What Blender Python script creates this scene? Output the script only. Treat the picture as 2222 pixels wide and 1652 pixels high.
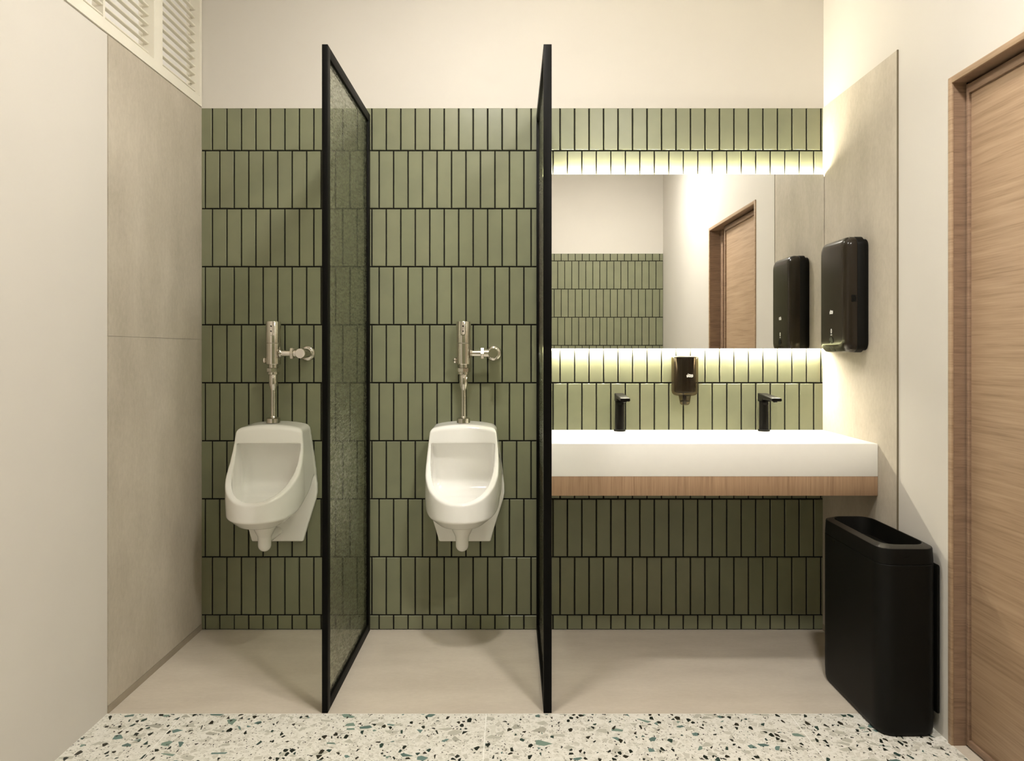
import bpy, bmesh, math, random
import numpy as np
from mathutils import Vector, Matrix

# ------------------------------------------------------------------ camera, world, light, exposure
SC = bpy.context.scene
COL = SC.collection
for o in list(bpy.data.objects):
    bpy.data.objects.remove(o)

EYE = 1.208            # eye height
BACK = 3.30            # distance of the tiled wall
LEFT, RIGHT = -1.350, 1.352
FRONT = -0.245         # wall behind the camera
CEIL = 2.86

cam_d = bpy.data.cameras.new('camera')
cam = bpy.data.objects.new('camera', cam_d)
COL.objects.link(cam)
cam.location = (0, 0, EYE)
cam.rotation_euler = (math.pi / 2, 0, 0)
cam_d.sensor_fit = 'HORIZONTAL'
cam_d.sensor_width = 36
cam_d.lens = 1650 / 2222 * 36
cam_d.shift_y = -63 / 2222
cam_d.clip_start = 0.01
SC.camera = cam

world = bpy.data.worlds.new('world')
SC.world = world
world.use_nodes = True
world.node_tree.nodes['Background'].inputs[0].default_value = (1.0, 0.93, 0.8, 1)
world.node_tree.nodes['Background'].inputs[1].default_value = 0.3

LAMP_COLOUR = (1.0, 0.96, 0.89)
LAMP_MAIN = 285.0        # emission strength of the downlight above the alcove edge
LAMP_FILL = 270.0       # added fill lamp nearer the entrance
LED_COLOUR = (1.0, 0.93, 0.74)
LED_UP = 320.0
LED_DOWN = 480.0

vs = SC.view_settings
vs.view_transform = 'Standard'
vs.look = 'None'
vs.exposure = 0.12
vs.gamma = 1.0
vs.use_curve_mapping = False
SC.display_settings.display_device = 'sRGB'
SC.cycles.use_denoising = True
SC.cycles.max_bounces = 9
SC.cycles.diffuse_bounces = 5
SC.cycles.glossy_bounces = 6
SC.cycles.transmission_bounces = 6
SC.cycles.use_adaptive_sampling = True
SC.cycles.adaptive_threshold = 0.11
SC.cycles.adaptive_min_samples = 16
SC.cycles.use_light_tree = False
SC.cycles.transparent_max_bounces = 16
SC.cycles.sample_clamp_indirect = 6.0

random.seed(7)


# ------------------------------------------------------------------ helpers
def link(o, parent=None):
    COL.objects.link(o)
    if parent is not None:
        o.parent = parent
    return o


def tag(o, label=None, cat=None, group=None, kind=None):
    if label: o['label'] = label
    if cat: o['category'] = cat
    if group: o['group'] = group
    if kind: o['kind'] = kind
    return o


def empty(name, loc, label=None, cat=None, group=None, kind=None):
    o = bpy.data.objects.new(name, None)
    o.empty_display_size = 0.05
    o.location = loc
    link(o)
    return tag(o, label, cat, group, kind)


def mesh_obj(name, bm, mat, parent=None, smooth=None, loc=None):
    """bmesh -> one mesh object; smooth = angle in degrees below which edges are shaded smooth"""
    bmesh.ops.recalc_face_normals(bm, faces=bm.faces)
    me = bpy.data.meshes.new(name)
    if smooth is not None:
        ang = math.radians(smooth)
        for f in bm.faces:
            f.smooth = True
        for e in bm.edges:
            e.smooth = not (len(e.link_faces) == 2 and e.calc_face_angle(0) > ang)
    bm.to_mesh(me)
    bm.free()
    me.materials.append(mat)
    o = bpy.data.objects.new(name, me)
    if loc is not None:
        o.location = loc
    return link(o, parent)


def add_box(bm, lo, hi, bevel=0.0, seg=2):
    """axis-aligned box; with bevel all its edges are rounded"""
    r = bmesh.ops.create_cube(bm, size=1.0)
    vsx = r['verts']
    for v in vsx:
        v.co = Vector([lo[i] + (v.co[i] + 0.5) * (hi[i] - lo[i]) for i in range(3)])
    if bevel > 0:
        es = list({e for v in vsx for e in v.link_edges})
        bmesh.ops.bevel(bm, geom=es, offset=bevel, segments=seg, profile=0.5, affect='EDGES')
    return bm


def box_obj(name, lo, hi, mat, parent=None, bevel=0.0, seg=2):
    bm = bmesh.new()
    add_box(bm, lo, hi, bevel, seg)
    return mesh_obj(name, bm, mat, parent, smooth=40 if bevel else None)


def add_loft(bm, rings, cap0=True, cap1=True, closed=True):
    vr = [[bm.verts.new(p) for p in ring] for ring in rings]
    n = len(rings[0])
    for a, b in zip(vr, vr[1:]):
        for i in range(n if closed else n - 1):
            j = (i + 1) % n
            bm.faces.new((a[i], a[j], b[j], b[i]))
    if cap0: bm.faces.new(vr[0][::-1])
    if cap1: bm.faces.new(vr[-1])
    return vr


def add_lathe(bm, prof, centre=(0, 0, 0), axis='Z', seg=32, cap0=True, cap1=True):
    """profile of (radius, height along axis)"""
    rings = []
    for r, h in prof:
        ring = []
        for k in range(seg):
            a = 2 * math.pi * k / seg
            c, s = r * math.cos(a), r * math.sin(a)
            p = {'Z': (c, s, h), 'Y': (c, h, s), 'X': (h, c, s)}[axis]
            ring.append(Vector(p) + Vector(centre))
        rings.append(ring)
    add_loft(bm, rings, cap0, cap1)


def lathe_obj(name, prof, mat, parent=None, centre=(0, 0, 0), axis='Z', seg=32, smooth=35, caps=(True, True)):
    bm = bmesh.new()
    add_lathe(bm, prof, centre, axis, seg, *caps)
    return mesh_obj(name, bm, mat, parent, smooth)


def rrect(hw, hl, r, n=6):
    """rounded rectangle outline, half sizes hw (first axis), hl (second axis)"""
    r = min(r, hw - 1e-4, hl - 1e-4)
    pts = []
    for cx, cy, a0 in ((hw - r, hl - r, 0), (-hw + r, hl - r, 90), (-hw + r, -hl + r, 180), (hw - r, -hl + r, 270)):
        for k in range(n + 1):
            a = math.radians(a0 + 90 * k / n)
            pts.append((cx + r * math.cos(a), cy + r * math.sin(a)))
    return pts


def add_prism(bm, pts, to3, d0, d1):
    """flat outline pulled from depth d0 to d1; to3(u, v, d) gives the point"""
    add_loft(bm, [[to3(u, v, d0) for u, v in pts], [to3(u, v, d1) for u, v in pts]])


# ------------------------------------------------------------------ materials
def new_mat(name):
    m = bpy.data.materials.new(name)
    m.use_nodes = True
    nt = m.node_tree
    return m, nt, nt.nodes['Principled BSDF']


def node(nt, kind, **kw):
    n = nt.nodes.new(kind)
    for k, v in kw.items():
        if k in n.inputs:
            n.inputs[k].default_value = v
        else:
            setattr(n, k, v)
    return n


def ramp(nt, src, stops):
    r = nt.nodes.new('ShaderNodeValToRGB')
    els = r.color_ramp.elements
    while len(els) < len(stops):
        els.new(0.5)
    for e, (p, c) in zip(els, stops):
        e.position = p
        e.color = (*c, 1) if len(c) == 3 else c
    nt.links.new(src, r.inputs[0])
    return r


def coords(nt, scale=(1, 1, 1), world_space=True):
    if world_space:
        g = nt.nodes.new('ShaderNodeNewGeometry').outputs['Position']
    else:
        g = nt.nodes.new('ShaderNodeTexCoord').outputs['Object']
    mp = nt.nodes.new('ShaderNodeMapping')
    mp.inputs['Scale'].default_value = scale
    nt.links.new(g, mp.inputs['Vector'])
    return mp.outputs[0]


def bump(nt, bsdf, src, strength, dist):
    b = nt.nodes.new('ShaderNodeBump')
    b.inputs['Strength'].default_value = strength
    b.inputs['Distance'].default_value = dist
    nt.links.new(src, b.inputs['Height'])
    nt.links.new(b.outputs[0], bsdf.inputs['Normal'])


def plain(name, col, rough=0.5, metal=0.0, spec=0.5, var=0.03, scale=25, coat=0.0):
    """even colour with a slight procedural mottling"""
    m, nt, b = new_mat(name)
    n = node(nt, 'ShaderNodeTexNoise', Scale=scale, Detail=3.0)
    nt.links.new(coords(nt), n.inputs['Vector'])
    lo = tuple(c * (1 - var) for c in col)
    hi = tuple(min(1, c * (1 + var)) for c in col)
    r = ramp(nt, n.outputs['Fac'], [(0.3, lo), (0.7, hi)])
    nt.links.new(r.outputs[0], b.inputs['Base Color'])
    b.inputs['Roughness'].default_value = rough
    b.inputs['Metallic'].default_value = metal
    b.inputs['Specular IOR Level'].default_value = spec
    b.inputs['Coat Weight'].default_value = coat
    return m


def emissive(name, col, strength):
    m, nt, b = new_mat(name)
    b.inputs['Base Color'].default_value = (0.9, 0.88, 0.82, 1)
    b.inputs['Emission Color'].default_value = (*col, 1)
    b.inputs['Emission Strength'].default_value = strength
    return m


def concrete(name, dark, light, stretch, rough=0.62):
    m, nt, b = new_mat(name)
    n1 = node(nt, 'ShaderNodeTexNoise', Scale=2.2, Detail=6.0, Roughness=0.62)
    nt.links.new(coords(nt, stretch), n1.inputs['Vector'])
    n2 = node(nt, 'ShaderNodeTexNoise', Scale=38.0, Detail=5.0, Roughness=0.7)
    nt.links.new(coords(nt, tuple(0.35 + 0.65 * s for s in stretch)), n2.inputs['Vector'])
    mx = node(nt, 'ShaderNodeMath', operation='MULTIPLY_ADD')
    mx.inputs[1].default_value = 0.35
    nt.links.new(n2.outputs['Fac'], mx.inputs[0])
    sc = node(nt, 'ShaderNodeMath', operation='MULTIPLY')
    sc.inputs[1].default_value = 0.65
    nt.links.new(n1.outputs['Fac'], sc.inputs[0])
    nt.links.new(sc.outputs[0], mx.inputs[2])
    r = ramp(nt, mx.outputs[0], [(0.36, dark), (0.64, light)])
    nt.links.new(r.outputs[0], b.inputs['Base Color'])
    b.inputs['Roughness'].default_value = rough
    b.inputs['Specular IOR Level'].default_value = 0.3
    bump(nt, b, n2.outputs['Fac'], 0.12, 0.002)
    return m


def wood(name, dark, mid, light, scale, rough=0.5):
    """fine straight grain; scale is high on the axis that crosses the grain"""
    m, nt, b = new_mat(name)
    n1 = node(nt, 'ShaderNodeTexNoise', Scale=1.0, Detail=5.0, Roughness=0.65, Distortion=0.25)
    nt.links.new(coords(nt, scale), n1.inputs['Vector'])
    n2 = node(nt, 'ShaderNodeTexNoise', Scale=1.0, Detail=3.0, Roughness=0.5)
    nt.links.new(coords(nt, tuple(s * 4.2 if s > 10 else s * 2.0 for s in scale)), n2.inputs['Vector'])
    a = node(nt, 'ShaderNodeMath', operation='MULTIPLY_ADD')
    a.inputs[1].default_value = 0.45
    nt.links.new(n2.outputs['Fac'], a.inputs[0])
    s = node(nt, 'ShaderNodeMath', operation='MULTIPLY')
    s.inputs[1].default_value = 0.55
    nt.links.new(n1.outputs['Fac'], s.inputs[0])
    nt.links.new(s.outputs[0], a.inputs[2])
    r = ramp(nt, a.outputs[0], [(0.34, dark), (0.47, mid), (0.64, light)])
    nt.links.new(r.outputs[0], b.inputs['Base Color'])
    b.inputs['Roughness'].default_value = rough
    b.inputs['Specular IOR Level'].default_value = 0.35
    bump(nt, b, a.outputs[0], 0.08, 0.001)
    return m


def tile_mat():
    m, nt, b = new_mat('green_glazed_tile')
    oi = nt.nodes.new('ShaderNodeObjectInfo')
    ge = nt.nodes.new('ShaderNodeNewGeometry')
    ad = node(nt, 'ShaderNodeMath', operation='ADD')
    nt.links.new(oi.outputs['Random'], ad.inputs[0])
    nt.links.new(ge.outputs['Random Per Island'], ad.inputs[1])
    fr = node(nt, 'ShaderNodeMath', operation='FRACT')
    nt.links.new(ad.outputs[0], fr.inputs[0])
    r = ramp(nt, fr.outputs[0], [(0.0, (0.209, 0.217, 0.137)), (0.5, (0.215, 0.221, 0.141)), (1.0, (0.222, 0.225, 0.144))])
    n = node(nt, 'ShaderNodeTexNoise', Scale=9.0, Detail=3.0)
    nt.links.new(coords(nt), n.inputs['Vector'])
    mx = node(nt, 'ShaderNodeMixRGB', blend_type='MULTIPLY', Fac=1.0)
    rr = ramp(nt, n.outputs['Fac'], [(0.3, (0.93, 0.93, 0.93)), (0.7, (1.05, 1.05, 1.03))])
    nt.links.new(r.outputs[0], mx.inputs[1])
    nt.links.new(rr.outputs[0], mx.inputs[2])
    nt.links.new(mx.outputs[0], b.inputs['Base Color'])
    b.inputs['Roughness'].default_value = 0.34
    b.inputs['Specular IOR Level'].default_value = 0.4
    return m


def terrazzo_mat():
    m, nt, b = new_mat('terrazzo')
    pos = coords(nt)
    base_n = node(nt, 'ShaderNodeTexNoise', Scale=60.0, Detail=4.0)
    nt.links.new(pos, base_n.inputs['Vector'])
    cur = ramp(nt, base_n.outputs['Fac'], [(0.38, (0.75, 0.73, 0.66)), (0.55, (0.82, 0.80, 0.74))]).outputs[0]

    def chips(cur, scale, off, pick_lo, pick_hi, edge, stops, stretch):
        mp = nt.nodes.new('ShaderNodeMapping')
        mp.inputs['Location'].default_value = off
        mp.inputs['Rotation'].default_value = (0, 0, off[0])
        mp.inputs['Scale'].default_value = stretch
        nt.links.new(pos, mp.inputs['Vector'])
        v1 = node(nt, 'ShaderNodeTexVoronoi', voronoi_dimensions='2D', feature='F1', Scale=scale, Randomness=1.0)
        v2 = node(nt, 'ShaderNodeTexVoronoi', voronoi_dimensions='2D', feature='DISTANCE_TO_EDGE', Scale=scale, Randomness=1.0)
        nt.links.new(mp.outputs[0], v1.inputs['Vector'])
        nt.links.new(mp.outputs[0], v2.inputs['Vector'])
        sp = nt.nodes.new('ShaderNodeSeparateColor')
        nt.links.new(v1.outputs['Color'], sp.inputs[0])
        g1 = node(nt, 'ShaderNodeMath', operation='GREATER_THAN'); g1.inputs[1].default_value = pick_lo
        g2 = node(nt, 'ShaderNodeMath', operation='LESS_THAN'); g2.inputs[1].default_value = pick_hi
        # each chip keeps a margin of its own, so sizes differ
        ma = node(nt, 'ShaderNodeMath', operation='MULTIPLY_ADD'); ma.inputs[1].default_value = edge * 1.6; ma.inputs[2].default_value = edge * 0.5
        nt.links.new(sp.outputs[1], ma.inputs[0])
        g3 = node(nt, 'ShaderNodeMath', operation='GREATER_THAN')
        nt.links.new(sp.outputs[0], g1.inputs[0]); nt.links.new(sp.outputs[0], g2.inputs[0])
        nt.links.new(v2.outputs['Distance'], g3.inputs[0]); nt.links.new(ma.outputs[0], g3.inputs[1])
        m1 = node(nt, 'ShaderNodeMath', operation='MULTIPLY'); m2 = node(nt, 'ShaderNodeMath', operation='MULTIPLY')
        nt.links.new(g1.outputs[0], m1.inputs[0]); nt.links.new(g2.outputs[0], m1.inputs[1])
        nt.links.new(m1.outputs[0], m2.inputs[0]); nt.links.new(g3.outputs[0], m2.inputs[1])
        c = ramp(nt, sp.outputs[2], stops)
        c.color_ramp.interpolation = 'CONSTANT'
        mx = node(nt, 'ShaderNodeMixRGB')
        nt.links.new(m2.outputs[0], mx.inputs[0]); nt.links.new(cur, mx.inputs[1]); nt.links.new(c.outputs[0], mx.inputs[2])
        return mx.outputs[0]

    cream2, cream3 = (0.70, 0.68, 0.61), (0.60, 0.58, 0.51)
    grey, dgrey = (0.52, 0.51, 0.44), (0.42, 0.41, 0.35)
    teal, teal2, teal3 = (0.115, 0.185, 0.165), (0.20, 0.285, 0.235), (0.15, 0.235, 0.215)
    black, black2 = (0.014, 0.02, 0.014), (0.03, 0.028, 0.018)
    cur = chips(cur, 52, (3.1, 0.4, 0), 0.0, 0.42, 0.11, [(0, cream2), (0.6, cream3), (0.85, (0.76, 0.75, 0.68))], (1, 0.8, 1))
    cur = chips(cur, 150, (1.3, 2.4, 0), 0.0, 0.30, 0.13, [(0, cream3), (0.5, cream2), (0.8, grey)], (1, 1.2, 1))
    cur = chips(cur, 32, (0.7, 5.2, 0), 0.0, 0.19, 0.14, [(0, grey), (0.65, dgrey), (0.75, cream3)], (0.8, 1.1, 1))
    cur = chips(cur, 150, (2.2, 1.2, 0), 0.0, 0.10, 0.17, [(0, black2), (0.6, dgrey)], (1.2, 0.9, 1))
    cur = chips(cur, 31, (4.4, 3.3, 0), 0.0, 0.11, 0.17, [(0, teal), (0.35, teal2), (0.65, teal3)], (0.85, 1.15, 1))
    cur = chips(cur, 52, (5.5, 0.9, 0), 0.0, 0.19, 0.185, [(0, black), (0.5, black2), (0.8, (0.03, 0.06, 0.048))], (1.25, 0.85, 1))
    nt.links.new(cur, b.inputs['Base Color'])
    b.inputs['Roughness'].default_value = 0.42
    b.inputs['Specular IOR Level'].default_value = 0.35
    return m


def textured_glass():
    """pebbled privacy glass: refracts, glints on its relief, lets part of the light straight through"""
    m, nt, b = new_mat('pebbled_glass')
    n = node(nt, 'ShaderNodeTexNoise', Scale=1.0, Detail=2.0, Roughness=0.5)
    nt.links.new(coords(nt, (150, 80, 180)), n.inputs['Vector'])
    b.inputs['Base Color'].default_value = (0.90, 0.93, 0.88, 1)
    b.inputs['Transmission Weight'].default_value = 1.0
    b.inputs['Roughness'].default_value = 0.03
    b.inputs['IOR'].default_value = 1.42
    bump(nt, b, n.outputs['Fac'], 1.0, 0.0065)
    tr = nt.nodes.new('ShaderNodeBsdfTransparent')
    tr.inputs[0].default_value = (0.93, 0.95, 0.90, 1)
    mx = nt.nodes.new('ShaderNodeMixShader')
    n2 = node(nt, 'ShaderNodeTexNoise', Scale=1.0, Detail=1.0)
    nt.links.new(coords(nt, (120, 55, 150)), n2.inputs['Vector'])
    fr = ramp(nt, n2.outputs['Fac'], [(0.40, (0.36, 0.36, 0.36)), (0.62, (0.82, 0.82, 0.82))])
    nt.links.new(fr.outputs[0], mx.inputs[0])
    nt.links.new(b.outputs[0], mx.inputs[1])
    nt.links.new(tr.outputs[0], mx.inputs[2])
    nt.links.new(mx.outputs[0], nt.nodes['Material Output'].inputs[0])
    return m


def smoked_plastic(name, tint, clear):
    """dark see-through plastic: glossy skin over a tinted clear body"""
    m, nt, b = new_mat(name)
    b.inputs['Base Color'].default_value = (tint[0] * 0.06, tint[1] * 0.055, tint[2] * 0.05, 1)
    b.inputs['Roughness'].default_value = 0.12
    b.inputs['Coat Weight'].default_value = 0.3
    tr = nt.nodes.new('ShaderNodeBsdfTransparent')
    tr.inputs[0].default_value = (*tint, 1)
    mx = nt.nodes.new('ShaderNodeMixShader')
    mx.inputs[0].default_value = clear
    nt.links.new(b.outputs[0], mx.inputs[1])
    nt.links.new(tr.outputs[0], mx.inputs[2])
    nt.links.new(mx.outputs[0], nt.nodes['Material Output'].inputs[0])
    return m


M = {
    'paint': plain('cream_wall_paint', (0.64, 0.605, 0.555), 0.7, var=0.012, scale=3, spec=0.25),
    'ceiling': plain('ceiling_paint', (0.86, 0.84, 0.79), 0.8, var=0.01, spec=0.2),
    'louvre': plain('louvre_paint', (0.80, 0.76, 0.66), 0.5, var=0.012),
    'pane': plain('frosted_pane', (0.80, 0.78, 0.76), 0.45, var=0.02),
    'grout': plain('dark_grout', (0.012, 0.011, 0.008), 0.85, var=0.2, scale=60, spec=0.2),
    'tile': tile_mat(),
    'panel': concrete('concrete_panel', (0.42, 0.373, 0.302), (0.555, 0.498, 0.415), (2.2, 2.2, 1.1)),
    'slab': concrete('concrete_floor', (0.55, 0.486, 0.405), (0.645, 0.578, 0.49), (1.2, 3.2, 1.0), 0.5),
    'trim_brown': plain('panel_edge_brown', (0.15, 0.12, 0.075), 0.5, var=0.05),
    'skirting': plain('skirting_grey', (0.34, 0.29, 0.22), 0.45, var=0.06),
    'terrazzo': terrazzo_mat(),
    'joint': plain('floor_joint', (0.92, 0.91, 0.86), 0.7, var=0.02),
    'black_metal': plain('black_powder_coat', (0.0035, 0.0032, 0.0026), 0.5, var=0.1, spec=0.07),
    'glass': textured_glass(),
    'ceramic': plain('white_ceramic', (0.945, 0.93, 0.90), 0.10, var=0.006, coat=0.4),
    'chrome': plain('polished_chrome', (0.73, 0.69, 0.635), 0.09, metal=1.0, var=0.02),
    'chrome_dark': plain('sensor_plate_chrome', (0.52, 0.49, 0.43), 0.16, metal=1.0, var=0.02),
    'sensor': plain('sensor_black', (0.004, 0.004, 0.004), 0.15, var=0.05),
    'counter': plain('white_solid_surface', (0.90, 0.88, 0.84), 0.32, var=0.008),
    'door_wood': wood('oak_door_veneer', (0.285, 0.188, 0.115), (0.385, 0.262, 0.168), (0.455, 0.322, 0.212), (3.0, 2.4, 55)),
    'jamb_wood': wood('oak_jamb', (0.185, 0.115, 0.075), (0.26, 0.168, 0.112), (0.33, 0.22, 0.148), (6.0, 6.0, 48)),
    'apron_wood': wood('oak_apron', (0.23, 0.14, 0.082), (0.35, 0.222, 0.135), (0.43, 0.285, 0.175), (70, 5.0, 3.0)),
    'mirror': plain('mirror_silver', (0.90, 0.90, 0.87), 0.0, metal=1.0, var=0.002),
    'mirror_back': plain('mirror_backing', (0.62, 0.60, 0.55), 0.6),
    'black_satin': plain('black_satin_plastic', (0.0050, 0.0046, 0.0036), 0.50, var=0.08, spec=0.14),
    'black_gloss': plain('black_gloss_plastic', (0.005, 0.0047, 0.004), 0.2, var=0.05, spec=0.3),
    'smoke_gloss': plain('smoke_brown_gloss', (0.020, 0.0145, 0.0095), 0.2, var=0.05, spec=0.3),
    'smoke': smoked_plastic('smoked_clear_plastic', (0.66, 0.58, 0.45), 0.72),
    'faucet': plain('matt_black_brass', (0.004, 0.0036, 0.003), 0.38, var=0.05, spec=0.07),
    'bin_rim': plain('bin_rim_satin', (0.016, 0.013, 0.009), 0.45, var=0.05, spec=0.3),
    'rim_highlight': plain('pale_rim_highlight', (0.62, 0.60, 0.53), 0.2, var=0.02),  # pale colour stands in for LED light on the clear shell
    'print_white': plain('white_print', (0.85, 0.84, 0.80), 0.5, var=0.01),
    'print_dark': plain('dark_print', (0.02, 0.018, 0.015), 0.5, var=0.05),
    'lamp': emissive('lamp_diffuser', LAMP_COLOUR, LAMP_MAIN),
    'lamp_fill': emissive('fill_lamp_diffuser', LAMP_COLOUR, LAMP_FILL),
    'lamp_trim': plain('lamp_trim_white', (0.8, 0.8, 0.78), 0.4),
    'led_up': emissive('led_strip_top', LED_COLOUR, LED_UP),
    'led_down': emissive('led_strip_bottom', LED_COLOUR, LED_DOWN),
}

# ------------------------------------------------------------------ the room
T = 0.12                     # wall thickness
TILE_TOP = 2.264             # top of the tiling on the back wall
ALCOVE = BACK - 0.764        # front edge of the alcove floor
PANEL_R = BACK - 0.638       # front edge of the right-hand wall panel


def structure(name, boxes, mat):
    bm = bmesh.new()
    for lo, hi in boxes:
        add_box(bm, lo, hi)
    return tag(mesh_obj(name, bm, mat), kind='structure')


DOOR = (1.353, 2.348, 2.05)                        # near jamb, far jamb, height (outer edges)
WIN = (1.95, BACK - 0.004, TILE_TOP + 0.004, 2.77)  # louvre window in the left wall: y0, y1, z0, z1

wall_back = structure('wall_back', [((LEFT - T, BACK, TILE_TOP), (RIGHT + T, BACK + T, CEIL)),
                                    ((LEFT - T, BACK + 0.012, -0.05), (RIGHT + T, BACK + T, TILE_TOP))], M['paint'])
wall_left = structure('wall_left', [((LEFT - T, FRONT - T, -0.05), (LEFT, BACK, WIN[2])),
                                    ((LEFT - T, FRONT - T, WIN[2]), (LEFT, WIN[0], CEIL)),
                                    ((LEFT - T, WIN[0], WIN[3]), (LEFT, BACK, CEIL)),
                                    ((LEFT - T, WIN[0], WIN[2]), (LEFT - 0.105, BACK, WIN[3]))], M['paint'])
wall_right = structure('wall_right', [((RIGHT, DOOR[1], -0.05), (RIGHT + T, BACK, CEIL)),
                                      ((RIGHT, FRONT - T, -0.05), (RIGHT + T, DOOR[0], CEIL)),
                                      ((RIGHT, DOOR[0], DOOR[2]), (RIGHT + T, DOOR[1], CEIL))], M['paint'])
FT = 2.084                   # top of the tiling on the wall behind the camera
wall_front = structure('wall_front', [((LEFT - T, FRONT - T, FT), (RIGHT + T, FRONT, CEIL)),
                                      ((LEFT - T, FRONT - T, -0.05), (RIGHT + T, FRONT - 0.012, FT))], M['paint'])
ceiling = structure('ceiling', [((LEFT - T, FRONT - T, CEIL), (RIGHT + T, BACK + T, CEIL + 0.1))], M['ceiling'])

# floor: joint bed, terrazzo tiles, alcove slab, door threshold
floor = structure('floor', [((LEFT - T, FRONT - T, -0.10), (RIGHT + T, BACK + T, -0.0006))], M['joint'])
box_obj('concrete_slab', (LEFT, ALCOVE, -0.008), (RIGHT, BACK, 0.0), M['slab'], floor)
xs = [LEFT, -1.0945, -0.0855, 0.9255, RIGHT]
ys = [ALCOVE - 0.0015, ALCOVE - 1.01, ALCOVE - 2.02, FRONT]
J = 0.0016
for y1, y0 in zip(ys, ys[1:]):
    for x0, x1 in zip(xs, xs[1:]):
        bm = bmesh.new()
        add_box(bm, (x0 + J, y0 + J, -0.008), (x1 - J, y1 - J, 0.0))
        mesh_obj('terrazzo_tile', bm, M['terrazzo'], floor)
box_obj('threshold', (RIGHT, DOOR[0], -0.008), (RIGHT + T, DOOR[1], 0.0), M['slab'], floor)

# concrete wall panels and skirtings
PT = 0.004
box_obj('concrete_panel', (LEFT - 0.004, ALCOVE, 0.027), (LEFT + PT, BACK, 1.2592), M['panel'], wall_left)
box_obj('concrete_panel', (LEFT - 0.004, ALCOVE, 1.2602), (LEFT + PT, BACK, TILE_TOP), M['panel'], wall_left)
box_obj('concrete_panel', (RIGHT - PT, PANEL_R, 0.027), (RIGHT + 0.004, BACK, TILE_TOP), M['panel'], wall_right)
box_obj('edge_trim', (RIGHT - PT - 0.0015, PANEL_R - 0.003, 0.0), (RIGHT + 0.002, PANEL_R, TILE_TOP), M['trim_brown'], wall_right)
tag(box_obj('baseboard_left', (LEFT, ALCOVE, 0.0), (LEFT + PT + 0.001, BACK, 0.026), M['skirting']), kind='structure')
tag(box_obj('baseboard_right', (RIGHT - PT - 0.001, PANEL_R, 0.0), (RIGHT, BACK, 0.026), M['skirting']), kind='structure')

# ------------------------------------------------------------------ wall tiles, one by one
MOD, ROW, G = 0.06288, 0.252, 0.0056
tile_cache = {}


def tile_mesh(w, h):
    """flat tile with a chamfered face, facing -y, centred, back at y = 0"""
    key = (round(w, 4), round(h, 4))
    if key in tile_cache:
        return tile_cache[key]
    bm = bmesh.new()
    c, t = 0.0020, 0.009
    rings = []
    for inset, y in ((0, 0), (0, -(t - c)), (min(c, w / 4), -t)):
        a, b = w / 2 - inset, h / 2 - inset
        rings.append([(-a, y, -b), (a, y, -b), (a, y, b), (-a, y, b)])
    add_loft(bm, rings, cap0=False)
    bmesh.ops.recalc_face_normals(bm, faces=bm.faces)
    me = bpy.data.meshes.new('tile')
    bm.to_mesh(me)
    bm.free()
    me.materials.append(M['tile'])
    tile_cache[key] = me
    return me


def tile_rects(levels, starts, x0, x1):
    """rows between consecutive levels; starts[i] = x of a joint in that row"""
    out = []
    for i, (z0, z1) in enumerate(zip(levels, levels[1:])):
        s = starts[i % 2]
        k = math.floor((x0 - s) / MOD)
        while s + k * MOD < x1:
            a, b = max(x0, s + k * MOD), min(x1, s + (k + 1) * MOD)
            k += 1
            ga = G / 2 if a > x0 else 0.0012
            gb = G / 2 if b < x1 else 0.0012
            if b - a < 0.008:
                continue
            out.append((a + ga, b - gb, z0 + G / 2, z1 - G / 2))
    return out


def lay_tiles(wall, rects, y, flip, single):
    """single(rect) -> True: object of its own, False: joined with the rest, None: not needed"""
    rest = bmesh.new()
    n = 0
    for a, b, z0, z1 in rects:
        s = single((a + b) / 2, (z0 + z1) / 2, b - a)
        if s is None:
            continue
        me = tile_mesh(b - a, z1 - z0)
        loc = Vector(((a + b) / 2, y, (z0 + z1) / 2))
        mat = Matrix.Translation(loc) @ (Matrix.Rotation(math.pi, 4, 'Z') if flip else Matrix())
        if s and n < 300:
            o = bpy.data.objects.new('tile', me)
            o.matrix_world = mat
            link(o, wall)
            n += 1
        else:
            tmp = me.copy()
            tmp.transform(mat)
            rest.from_mesh(tmp)
            bpy.data.meshes.remove(tmp)
    if rest.verts:
        o = mesh_obj('cut_tiles', rest, M['tile'], wall)
        o['kind'] = 'stuff'
    else:
        rest.free()


def px(x):                    # column of the photograph where a point of the back wall shows
    return 1111 + 500 * x


levels = [0.0] + [0.064 + ROW * i for i in range(9)] + [TILE_TOP + G / 2]
# rows alternate by half a tile; the lowest strip follows the same rhythm
A_START, B_START = -1.3004, -1.3316
starts = [B_START, A_START]


def back_single(x, z, w):
    if x > 0.20 and 1.32 < z < 1.83:
        return None                                   # behind the mirror
    if z < 0.064 or w < 0.03:
        return False                                  # cut strip along the floor, slivers at the corners
    if x > 0.16 and 0.568 < z < 0.82:
        return False                                  # almost all behind the counter
    if 702 < px(x) < 797 or 1162 < px(x) < 1196:
        return False                                  # behind the partitions
    return True


box_obj('grout_bed', (LEFT, BACK + 0.0045, 0.0), (RIGHT, BACK + 0.013, TILE_TOP), M['grout'], wall_back)
lay_tiles(wall_back, tile_rects(levels, starts, LEFT, RIGHT), BACK + 0.007, False, back_single)

f_levels = [0.0, 0.002 + 0.0] + [2.018 - ROW * i for i in range(8, -1, -1)] + [FT + G / 2]
f_levels = [z for i, z in enumerate(f_levels) if i == 0 or z > 0.01]
box_obj('grout_bed', (LEFT, FRONT - 0.013, 0.0), (RIGHT, FRONT - 0.0045, FT), M['grout'], wall_front)
lay_tiles(wall_front, tile_rects(f_levels, (RIGHT - 0.0315, RIGHT - 0.063), LEFT, RIGHT), FRONT - 0.007, True,
          lambda x, z, w: x > -0.1 and w > 0.03)

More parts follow.
